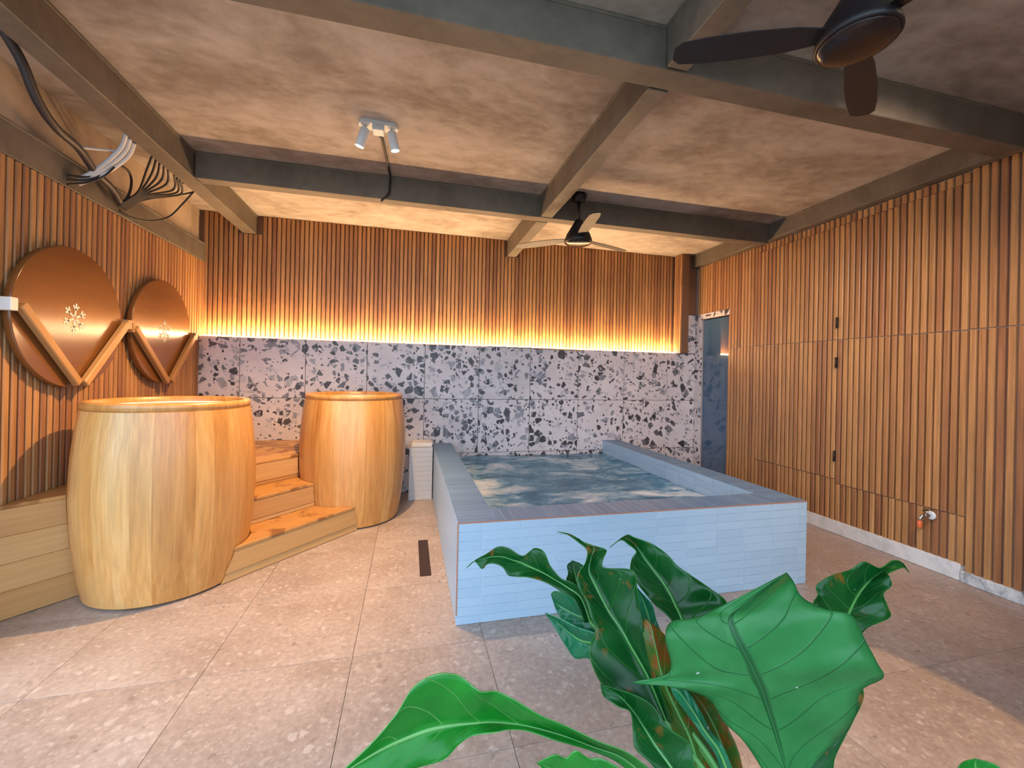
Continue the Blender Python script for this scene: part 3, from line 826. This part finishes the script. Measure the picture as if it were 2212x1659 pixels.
bracket((2.635, 1.598), (3.02, 1.192), (3.065, 1.188), (3.445, 1.592), 'nearest wooden V bracket holding a lid', 'white_block', (-.042, .030))  # left spacer block coloured white, the other blocks brown
bracket((3.535, 1.575), (3.962, 1.178), (4.01, 1.182), (4.375, 1.585), 'far wooden V bracket holding a lid', None, (-.008, .040))

# ------------------------------------------------------------------ ceiling fans
def fan(cx, cy, rot, label, zb=2.44, s=1.0):
    f = empty('ceiling_fan', (cx, cy, ZC), label, 'fan', 'black ceiling fans')
    h = zb - ZC
    MB().lathe([(0.062 * s, -0.001), (0.064 * s, -0.03), (0.05 * s, -0.06), (0.018, -0.07)], 28).build('canopy', 'fan', f)
    MB().lathe([(0.013, -0.07), (0.013, h + 0.20 * s)], 14).build('down_rod', 'fan', f)
    MB().lathe([(0.016, h + .205 * s), (0.03 * s, h + .195 * s), (0.045 * s, h + .165 * s), (0.075 * s, h + .115 * s), (0.102 * s, h + .07 * s), (0.117 * s, h + .025 * s), (0.120 * s, h + .006 * s), (0.114 * s, h)][::-1], 40).build('motor_housing', 'fan', f)
    MB().lathe([(0.112 * s, h - .0005), (0.109 * s, h - .005), (0.09 * s, h - .013), (0.05 * s, h - .018), (0.001, h - .020)][::-1], 40).build('light_cover', 'fan_glass', f)
    for k in range(3):
        a = rot + 2 * math.pi * k / 3; d = Vector((math.cos(a), math.sin(a), 0)); e = Vector((-math.sin(a), math.cos(a), 0.16))
        vs = []; st = [(0.10, .028), (0.2, .045), (0.34, .052), (0.48, .05), (0.56, .042), (0.585, .02)]
        for r, wd in st:
            for q, zt in ((-1, 0), (1, 0), (1, .004), (-1, .004)):
                vs.append(d * r + e * (q * wd) + Z * (h + .035 + zt))
        fs = []
        for i in range(len(st) - 1):
            for j in range(4):
                j2 = (j + 1) % 4; fs.append((i * 4 + j, i * 4 + j2, i * 4 + 4 + j2, i * 4 + 4 + j))
        fs += [(3, 2, 1, 0), tuple(range(len(vs) - 4, len(vs)))]
        MB().add(vs, fs).build('blade', 'fan', f)
    return f
fan(1.385, 3.37, math.radians(20), 'far black ceiling fan hanging below the crossing beams')
fan(1.44, 1.10, math.radians(155), 'nearest black ceiling fan at the top edge of the picture')

# ------------------------------------------------------------------ ceiling spot fixtures
def spot_fixture(cx, cy, ang, label, heads, cat='lamp'):
    f = empty('twin_spot_lamp', (cx, cy, ZC), label, cat, 'white twin ceiling spots')
    f.rotation_euler.z = ang
    m = MB(); vs = []; n = 20; Lh, r = 0.075, 0.045
    for z in (-0.022, -0.001):
        for k in range(n):
            a = 2 * math.pi * k / n; c = Lh if math.cos(a) > 0 else -Lh
            vs.append((c + r * math.cos(a), r * math.sin(a), z))
    m.add(vs, [tuple(range(n))[::-1], tuple(range(n, 2 * n))] + [(k, (k + 1) % n, n + (k + 1) % n, n + k) for k in range(n)])
    m.build('base_plate', 'white_paint', f)
    MB().box(-.035, .035, -.04, .04, -.055, -.0225, .004).build('driver_box', 'white_paint', f)
    for sx, d, lit, watt, size, blend, lcol, deep in heads:
        d = Vector(d).normalized(); top = Vector((sx * 0.082, 0, -0.05))
        MB().tube([Vector((sx * .078, 0, -.022)), Vector((sx * .08, 0, -.04)), top + d * .01], 0.008, 8).build('swivel_arm', 'white_paint', f)
        hd = MB().lathe([(0.027, -0.01), (0.029, -0.005), (0.029, 0.102), (0.026, 0.106), (0.0245, 0.1), (0.0245, 0.099 - deep)], 24, top.x, top.y, top.z, True, d).build('lamp_head', 'white_paint', f)
        MB().lathe([(0.024, 0.101 - deep), (0.024, 0.1035 - deep)], 20, top.x, top.y, top.z, True, d).build('lens', 'lamp_glow' if lit else 'white_paint', hd)
        if watt:
            ld = bpy.data.lights.new('spot_light', 'SPOT'); ld.energy = watt; ld.color = lcol; ld.spot_size = size; ld.spot_blend = blend; ld.shadow_soft_size = 0.012
            lo = bpy.data.objects.new('spot_light', ld); COL.objects.link(lo); lo.parent = f
            lo.location = top + d * 0.112; lo.rotation_euler = d.to_track_quat('-Z', 'Y').to_euler()
    return f
def aim(src, dst): return (Vector(dst) - Vector(src))
spot_fixture(-0.222, 2.775, 0.0, 'white twin spot lamp with one lit head on the ceiling',
             [(-1, aim((-.3, 2.78, 2.75), (-1.2, 3.2, 0.0)), True, SPOT_W, math.radians(98), 0.8, WARM2, 0.0), (1, (0.22, 0.03, -1), True, SPOT2_W, math.radians(125), 1.0, (1.0, 0.93, 0.86), 0.045)])
spot_fixture(1.9, 0.55, 0.3, 'unseen white twin spot lamp behind the viewer, one head added to brighten the right wall',
             [(-1, aim((1.82, .53, 2.75), (1.82, 1.2, 0)), True, SPOT3_W, math.radians(30), 0.15, WARM2, 0.0), (1, aim((1.98, .57, 2.75), (3.55, 2.5, 0.9)), True, WALL_FILL_W, math.radians(80), 1.0, (1.0, 0.77, 0.60), 0.0)])  # second head is an added fill that brightens the right wall
# its supply cord down over the far beam
cp = [(-0.215, 2.822, 2.812), (-0.212, 2.87, 2.844), (-0.20, 3.1, 2.850), (-0.185, 3.38, 2.848), (-0.18, 3.455, 2.835), (-0.183, 3.464, 2.77), (-0.19, 3.464, 2.71), (-0.235, 3.468, 2.66), (-0.245, 3.51, 2.662)]
MB().tube(smooth_pts(cp, 6), 0.0085, 8).build('lamp_cord', 'cable_black', label='black cord running from the twin spot lamp over the far beam', cat='cord')

# ------------------------------------------------------------------ cables hanging at the left beam
def cable(name, pxs, r, mat, label, n=8):
    pts = smooth_pts([pix(*p) for p in pxs], 7)
    MB().tube(pts, r, n).build(name, mat, label=label, cat='cable', group='cables under the left ceiling')
# points given as photo pixel + distance; all lie between the long beam (x=-1.66) and the left wall (x=-2.0)
def at_x(x, y, wx):
    d = pix(x, y, 1.0) - CP; return (x, y, wx / d.x)
def cable_x(name, lst, r, mat, label, n=8): cable(name, [at_x(*p) for p in lst], r, mat, label, n)
cable_x('conduit', [(-60, -40, -1.80), (0, 55, -1.80), (45, 130, -1.80), (80, 215, -1.82), (120, 275, -1.84), (170, 320, -1.87), (205, 370, -1.90), (240, 405, -1.92), (258, 435, -1.94)], 0.021, 'conduit', 'thick dark corrugated conduit sagging from the upper left corner', 10)
wl = ['white cable topmost in the bundle under the beam', 'white cable second in the bundle under the beam', 'white cable lowest in the bundle under the beam']
for k in range(3):
    cable_x('white_cable', [(272 + 9 * k, 288 + 10 * k, -1.68), (262 + 8 * k, 318 + 9 * k, -1.74), (232 + 6 * k, 348 + 8 * k, -1.82), (200 + 3 * k, 372 + 6 * k, -1.90), (168, 388 + 5 * k, -1.965)], 0.012, 'cable_white', wl[k])
cable_x('white_cable', [(178, 319, -1.86), (215, 323, -1.82), (250, 326, -1.78)], 0.007, 'cable_white', 'short straight white cable joining the conduit and the bundle')
ORD = ('first', 'second', 'third', 'fourth', 'fifth', 'sixth', 'seventh', 'eighth')
for k, (x0, y0) in enumerate(((328, 338), (337, 345), (345, 352), (354, 358), (363, 366), (376, 378), (382, 384), (388, 388))):
    cable_x('black_cable', [(x0, y0, -1.668), (x0 - 12 + 2 * k, y0 + 32, -1.74), (300 + 3 * k, 412 + 2 * k, -1.84), (278 + 2 * k, 430 + 1.5 * k, -1.91), (256 + 2 * k, 444 + 1.5 * k, -1.965)], 0.0068, 'cable_black', ORD[k] + ' black cable from the left fanning out from under the long beam')
cable_x('black_cable', [(395, 395, -1.69), (440, 397, -1.665), (446, 402, -1.67), (420, 414, -1.73), (370, 424, -1.80), (320, 430, -1.87), (262, 448, -1.965)], 0.0062, 'cable_black', 'long black cable looping out over the beam end')
cable_x('black_cable', [(420, 412, -1.69), (395, 440, -1.76), (365, 468, -1.85), (325, 477, -1.90), (285, 470, -1.94), (258, 455, -1.965)], 0.0062, 'cable_black', 'long black cable sagging lowest below the bundle')
cable_x('black_cable', [(258, 356, -1.80), (278, 370, -1.83), (284, 395, -1.87), (276, 425, -1.92), (258, 442, -1.965)], 0.0075, 'cable_black', 'black cable curving down from the white bundle')
for k in range(3):
    cable_x('black_cable', [(255 - 4 * k, 345 + 8 * k, -1.80), (225, 368 + 6 * k, -1.86), (190, 382 + 6 * k, -1.92), (145, 378 + 10 * k, -1.975)], 0.0062, 'cable_black', ORD[k] + ' black cable from above running beside the white bundle into the wall')

# ------------------------------------------------------------------ floor drain, tap
dr = empty('floor_drain', (0.126, 3.015, 0.0), 'narrow dark linear drain in the floor left of the pool', 'drain')
MB().box(-.036, .036, -.293, .293, 0.0005, 0.0025).build('frame', 'drain', dr)
MB().box(-.030, .030, -.287, .287, 0.0026, 0.0045, 0.001).build('cover', 'drain', dr)

tp = empty('wall_tap', (3.545, 2.13, 0.382), 'chrome wall tap with orange hose nozzle on the right slats', 'tap')
MB().lathe([(0.028, 0.0), (0.030, -0.006), (0.024, -0.014)][::-1], 24, 0, 0, 0, True, (1, 0, 0)).build('flange', 'white_paint', tp)
MB().lathe([(0.011, -0.075), (0.013, -0.06), (0.013, -0.02), (0.012, -0.013)], 18, 0, 0, 0, True, (1, 0, 0)).build('body', 'chrome', tp)
MB().tube([(-.06, 0, 0), (-.075, 0.01, -.004), (-.085, .014, -.02), (-.087, .015, -.035)], 0.010, 12).build('spout', 'chrome', tp)
hd = MB().lathe([(0.006, 0.0), (0.006, 0.022)], 12, -.045, 0, 0.012).build('stem', 'chrome', tp)
MB().box(-.085, -.03, -.006, .006, .034, .041, .003).build('lever', 'black', tp)
MB().lathe([(0.012, -0.05), (0.0145, -0.045), (0.0145, -0.012), (0.010, -0.002)], 16, -.087, .015, -.034).build('hose_nozzle', 'orange', tp, label='orange hose nozzle')

# ------------------------------------------------------------------ the plant in the foreground
PBASE = Vector((0.74, 0.66, 0.0))
plant = empty('potted_plant', PBASE, 'large leafy green plant with wavy glossy leaves in the foreground', 'plant')
MB().lathe([(0.13, 0.001), (0.15, 0.02), (0.19, 0.30), (0.20, 0.32), (0.20, 0.35), (0.185, 0.35), (0.18, 0.30), (0.10, 0.29)], 40).build('pot', 'pot', plant)
MB().lathe([(0.178, 0.291), (0.176, 0.312), (0.001, 0.322)], 32).build('soil', 'soil', plant)
CROWN = Vector((0, 0, 0.36))
def leaf(secs, depths, cup, mats, flip=False, ripple=0.006, seed=0, label=None, petiole=True):
    """secs: (left, mid, right) pixel triples base -> tip (tip may be one point); depths: (base, tip) or list; cup: mid offset in depth"""
    n = len(secs); rows = []
    rnd = random.Random(seed); ph = rnd.uniform(0, 6)
    for i, s in enumerate(secs):
        if len(s) == 1: s = (s[0], s[0], s[0])
        t = i / (n - 1)
        d = depths[i] if len(depths) == n else depths[0] + (depths[-1] - depths[0]) * t
        k = math.sin(math.pi * min(1, t * 0.9 + 0.1)) if i < n - 1 else 0
        rp = ripple * math.sin(i * 2.1 + ph) * k
        rp2 = ripple * math.sin(i * 2.4 + ph + 2) * k
        rows.append((pix(*s[0], d + rp), pix(*s[1], d + cup * k), pix(*s[2], d + rp2)))
    Ls, Ms, Rs = [smooth_pts([r[q] for r in rows], 7) for q in range(3)]
    vs = []; uv = []; H = 6; nr = len(Ms)
    for i in range(nr):
        l, c, r = Ls[i], Ms[i], Rs[i]
        for a, b_, s in ((l, c, 0), (c, r, 1)):
            for q in range(H + (1 if s else 0)):
                t = q / H
                bulge = math.sin(math.pi * t)
                p = a.lerp(b_, t)
                nrm = (CP - p).normalized()
                vein = math.sin((i / (nr - 1)) * 44 - abs((t if s else 1 - t)) * 9) * 0.0012 * bulge
                p = p + nrm * (bulge * (b_ - a).length * (0.05 if cup > 0 else -0.05) + vein)
                vs.append(p - PBASE); uv.append(((t * .5 if not s else .5 + t * .5), i / (nr - 1)))
    wn = 2 * H + 1; fs = []
    for i in range(nr - 1):
        for q in range(wn - 1):
            a = i * wn + q; f = (a, a + 1, a + wn + 1, a + wn); fs.append(f[::-1] if flip else f)
    me = bpy.data.meshes.new('leaf'); me.from_pydata(vs, [], fs)
    ul = me.uv_layers.new(name='UVMap')
    for lp_ in me.loops: ul.data[lp_.index].uv = uv[lp_.vertex_index]
    for p in me.polygons: p.use_smooth = True
    for mt in mats: me.materials.append(M[mt])
    me.update()
    o = link('leaf', me, plant, label)
    md = o.modifiers.new('thickness', 'SOLIDIFY'); md.thickness = 0.0016; md.offset = 0; md.material_offset = 1
    mid = [v - PBASE for v in Ms]
    MB().tube([p + (CP - (p + PBASE)).normalized() * 0.0005 for p in mid[: max(4, int(nr * 0.93))]], 0.0034, 6, 0.0006).build('midrib', 'petiole_dark' if mats[0] == 'leaf_under' else 'petiole', o)
    if petiole:
        b0 = mid[0]; c = CROWN + Vector((rnd.uniform(-.05, .05), rnd.uniform(-.05, .05), -0.05))
        dd = (mid[1] - mid[0]).normalized()
        q1 = c.lerp(b0, 0.5) - dd * 0.03 + Vector((0, 0, 0.02))
        MB().tube(smooth_pts([c, q1, b0 + dd * 0.005], 6), 0.008, 8, 0.005).build('petiole', 'petiole', o)
    return o
UT = ('leaf_under', 'leaf_top'); TU = ('leaf_top', 'leaf_under')

LEAF1 = [((1690, 1740), (1712, 1740), (1735, 1740)), ((1642, 1655), (1697, 1662), (1752, 1660)), ((1605, 1600), (1680, 1602), (1805, 1603)), ((1564, 1560), (1668, 1562), (1843, 1552)),
         ((1528, 1508), (1655, 1522), (1860, 1492)), ((1450, 1484), (1644, 1488), (1908, 1463)), ((1366, 1474), (1631, 1458), (1894, 1430)),
         ((1446, 1452), (1617, 1428), (1869, 1383)), ((1437, 1378), (1598, 1393), (1840, 1330)), ((1450, 1343), (1583, 1362), (1782, 1316)),
         ((1504, 1334), (1577, 1336), (1733, 1290)), ((1558, 1309), (1606, 1308), (1714, 1256)), ((1700, 1237),)]
leaf(LEAF1, (0.80, 0.79, 0.78, 0.77, 0.76, 0.75, 0.745, 0.745, 0.75, 0.76, 0.775, 0.80, 0.83), 0.03, ('leaf_under', 'leaf_top'), seed=1, label='broad pale green leaf seen from below')
LEAF2 = [((1352, 1500), (1440, 1560), (1452, 1560)), ((1300, 1478), (1402, 1466), (1420, 1470)), ((1272, 1410), (1365, 1400), (1398, 1400)), ((1286, 1362), (1341, 1358), (1390, 1356)),
         ((1276, 1332), (1318, 1326), (1382, 1315)), ((1266, 1297), (1302, 1298), (1377, 1272)), ((1248, 1264), (1285, 1264), (1366, 1232)), ((1249, 1238), (1272, 1234), (1306, 1226)),
         ((1264, 1216), (1276, 1207), (1304, 1206)), ((1268, 1190), (1282, 1182), (1309, 1187)), ((1250, 1172), (1259, 1170), (1270, 1177)), ((1226, 1155), (1232, 1154), (1246, 1162)), ((1205, 1149),)]
leaf(LEAF2, (0.88, 1.05), 0.035, TU, seed=3, label='upright dark leaf with a curled tip')
LEAF3 = [((1480, 1400), (1500, 1400), (1560, 1400)), ((1450, 1340), (1473, 1340), (1572, 1330)), ((1421, 1313), (1459, 1310), (1568, 1298)), ((1400, 1290), (1446, 1282), (1536, 1272)), ((1378, 1262), (1431, 1257), (1498, 1246)),
         ((1362, 1232), (1411, 1231), (1464, 1222)), ((1365, 1207), (1393, 1208), (1442, 1198)), ((1374, 1191), (1381, 1190), (1409, 1175)), ((1357, 1176), (1366, 1171), (1371, 1161)), ((1341, 1167), (1346, 1162), (1352, 1156)), ((1318, 1182),)]
leaf(LEAF3, (0.96, 1.12), 0.03, ('leaf_top', 'leaf_under'), seed=4, label='dark leaf with a tip curling to the left')
LEAF4 = [((1262, 1345), (1275, 1345), (1290, 1345)), ((1243, 1300), (1255, 1292), (1264, 1284)), ((1210, 1277), (1225, 1268), (1237, 1259)), ((1175, 1257), (1195, 1250), (1212, 1249)), ((1140, 1247), (1172, 1237), (1189, 1222)), ((1118, 1246), (1150, 1227), (1175, 1192)),
         ((1098, 1243), (1126, 1216), (1154, 1184)), ((1086, 1226), (1106, 1209), (1130, 1201)), ((1068, 1218), (1086, 1203), (1099, 1184)), ((1052, 1219), (1063, 1203), (1075, 1181)), ((1041, 1229), (1046, 1205), (1050, 1197)), ((1024, 1213), (1027, 1211), (1030, 1208)), ((1008, 1227),)]
leaf(LEAF4, (0.98, 1.12), 0.02, TU, seed=5, label='arching leaf reaching to the left with a thin tip')
LEAF5 = [((1395, 1700), (1410, 1692), (1425, 1680)), ((1335, 1648), (1346, 1638), (1360, 1628)), ((1270, 1620), (1281, 1613), (1290, 1600)), ((1200, 1600), (1215, 1589), (1223, 1568)), ((1140, 1580), (1155, 1572), (1166, 1544)), ((1100, 1577), (1106, 1564), (1113, 1512)),
         ((1067, 1583), (1060, 1561), (1072, 1493)), ((1022, 1590), (1015, 1564), (1036, 1492)), ((990, 1610), (975, 1569), (992, 1459)), ((958, 1642), (925, 1579), (942, 1456)), ((893, 1662), (870, 1599), (893, 1484)), ((850, 1690), (820, 1621), (856, 1542)), ((790, 1710), (770, 1650), (800, 1608)), ((712, 1690),)]
leaf(LEAF5, (0.82, 0.62), 0.02, ('leaf_top_bright', 'leaf_under'), seed=6, label='bright green leaf drooping to the left')
LEAF6 = [((1375, 1770), (1385, 1730), (1392, 1690)), ((1310, 1750), (1312, 1700), (1306, 1641)), ((1270, 1740), (1270, 1690), (1273, 1638)), ((1240, 1720), (1246, 1680), (1244, 1621)), ((1215, 1700), (1222, 1670), (1223, 1637)), ((1195, 1685), (1195, 1662), (1197, 1630)), ((1160, 1648),)]
leaf(LEAF6, (0.76, 0.70), 0.015, ('leaf_top_bright', 'leaf_under'), seed=7, label='small leaf with yellowing edge at the bottom')
LEAF7 = [((1770, 1390), (1810, 1390), (1850, 1390)), ((1752, 1330), (1826, 1342), (1872, 1358)), ((1756, 1302), (1834, 1323), (1922, 1334)), ((1766, 1285), (1843, 1304), (1917, 1308)), ((1764, 1264), (1853, 1287), (1909, 1283)),
         ((1796, 1243), (1865, 1270), (1926, 1265)), ((1838, 1230), (1880, 1254), (1922, 1246)), ((1866, 1213), (1893, 1244), (1915, 1238)), ((1900, 1227), (1907, 1233), (1916, 1240)), ((1926, 1211), (1932, 1221), (1940, 1230)), ((1948, 1214), (1951, 1220), (1953, 1227)), ((1964, 1237),)]
leaf(LEAF7, (0.98, 1.12), 0.025, TU, seed=8, label='dark wavy leaf at the right with a curled tip')
leaf([((1290, 1400), (1300, 1350), (1300, 1310)), ((1262, 1372), (1265, 1336), (1262, 1290)), ((1230, 1352), (1238, 1326), (1235, 1284)), ((1212, 1336), (1215, 1313), (1212, 1278)), ((1201, 1318), (1203, 1304), (1196, 1277)), ((1190, 1284),)], (0.98, 1.06), 0.015, ('leaf_teal', 'leaf_under'), seed=9)
leaf([((1290, 1432), (1297, 1390), (1297, 1370)), ((1268, 1422), (1260, 1385), (1258, 1358)), ((1242, 1422), (1237, 1372), (1237, 1350)), ((1222, 1396), (1213, 1352), (1210, 1336)), ((1199, 1358), (1194, 1336), (1191, 1328)), ((1178, 1324),)], (0.95, 1.0), 0.015, ('leaf_teal', 'leaf_under'), seed=10)
leaf([((1245, 1300), (1262, 1300), (1280, 1300)), ((1224, 1258), (1248, 1262), (1268, 1255)), ((1227, 1238), (1242, 1238), (1264, 1228)), ((1225, 1221), (1238, 1222), (1253, 1217)), ((1237, 1211),)], (1.06, 1.12), 0.01, TU, seed=11)
leaf([((1478, 1700), (1520, 1700), (1580, 1700)), ((1460, 1600), (1492, 1600), (1537, 1590)), ((1438, 1540), (1462, 1536), (1502, 1530)), ((1413, 1470), (1432, 1466), (1464, 1460)), ((1396, 1400), (1416, 1396), (1443, 1390)), ((1387, 1356), (1406, 1352), (1431, 1366)), ((1394, 1336),)], (0.87, 0.93), -0.015, ('leaf_brown', 'leaf_brown'), seed=12, label='browned rolled leaf in the middle')
LEAF10 = [((1440, 1700), (1478, 1700), (1515, 1690)), ((1408, 1652), (1444, 1650), (1500, 1648)), ((1372, 1616), (1419, 1616), (1490, 1606)), ((1367, 1575), (1396, 1580), (1452, 1578)), ((1361, 1538), (1376, 1550), (1427, 1548)), ((1335, 1526), (1358, 1525), (1405, 1520)), ((1304, 1504), (1335, 1501), (1366, 1499)), ((1297, 1478),)]
leaf(LEAF10, (0.80, 0.84), 0.025, TU, seed=13, label='dark leaf low in the middle')
leaf([((1572, 1710), (1585, 1710), (1600, 1710)), ((1545, 1630), (1556, 1628), (1567, 1622)), ((1511, 1580), (1522, 1578), (1533, 1574)), ((1486, 1545), (1500, 1541), (1513, 1535)), ((1454, 1500), (1468, 1496), (1483, 1490)), ((1448, 1477),)], (0.83, 0.88), -0.008, ('leaf_teal', 'leaf_teal'), seed=14)
leaf([((1558, 1700), (1585, 1700), (1612, 1700)), ((1540, 1640), (1570, 1640), (1596, 1625)), ((1513, 1580), (1548, 1580), (1574, 1575)), ((1493, 1535), (1525, 1535), (1554, 1530)), ((1478, 1500), (1500, 1500), (1526, 1500)), ((1474, 1478),)], (0.86, 0.92), 0.015, ('leaf_brown', 'leaf_under'), seed=15)
leaf([((1690, 1720), (1740, 1720), (1805, 1690)), ((1695, 1620), (1755, 1612), (1803, 1640)), ((1720, 1560), (1785, 1560), (1842, 1560)), ((1740, 1500), (1800, 1500), (1866, 1503)), ((1852, 1462),)], (0.84, 0.86), 0.02, TU, seed=16)
leaf([((1395, 1385), (1415, 1385), (1432, 1372)), ((1382, 1330), (1400, 1332), (1419, 1342)), ((1376, 1300), (1390, 1299), (1409, 1306)), ((1373, 1278), (1380, 1279), (1391, 1285)), ((1373, 1266),)], (0.97, 1.02), 0.012, ('leaf_teal', 'leaf_under'), seed=17)
leaf([((2055, 1810), (2105, 1810), (2155, 1810)), ((2058, 1730), (2112, 1730), (2190, 1730)), ((2066, 1668), (2112, 1685), (2178, 1682)), ((2080, 1646), (2106, 1655), (2152, 1652)), ((2108, 1639),)], (0.85, 0.90), 0.02, ('leaf_top_bright', 'leaf_under'), seed=18, label='tip of a leaf in the lower right corner')
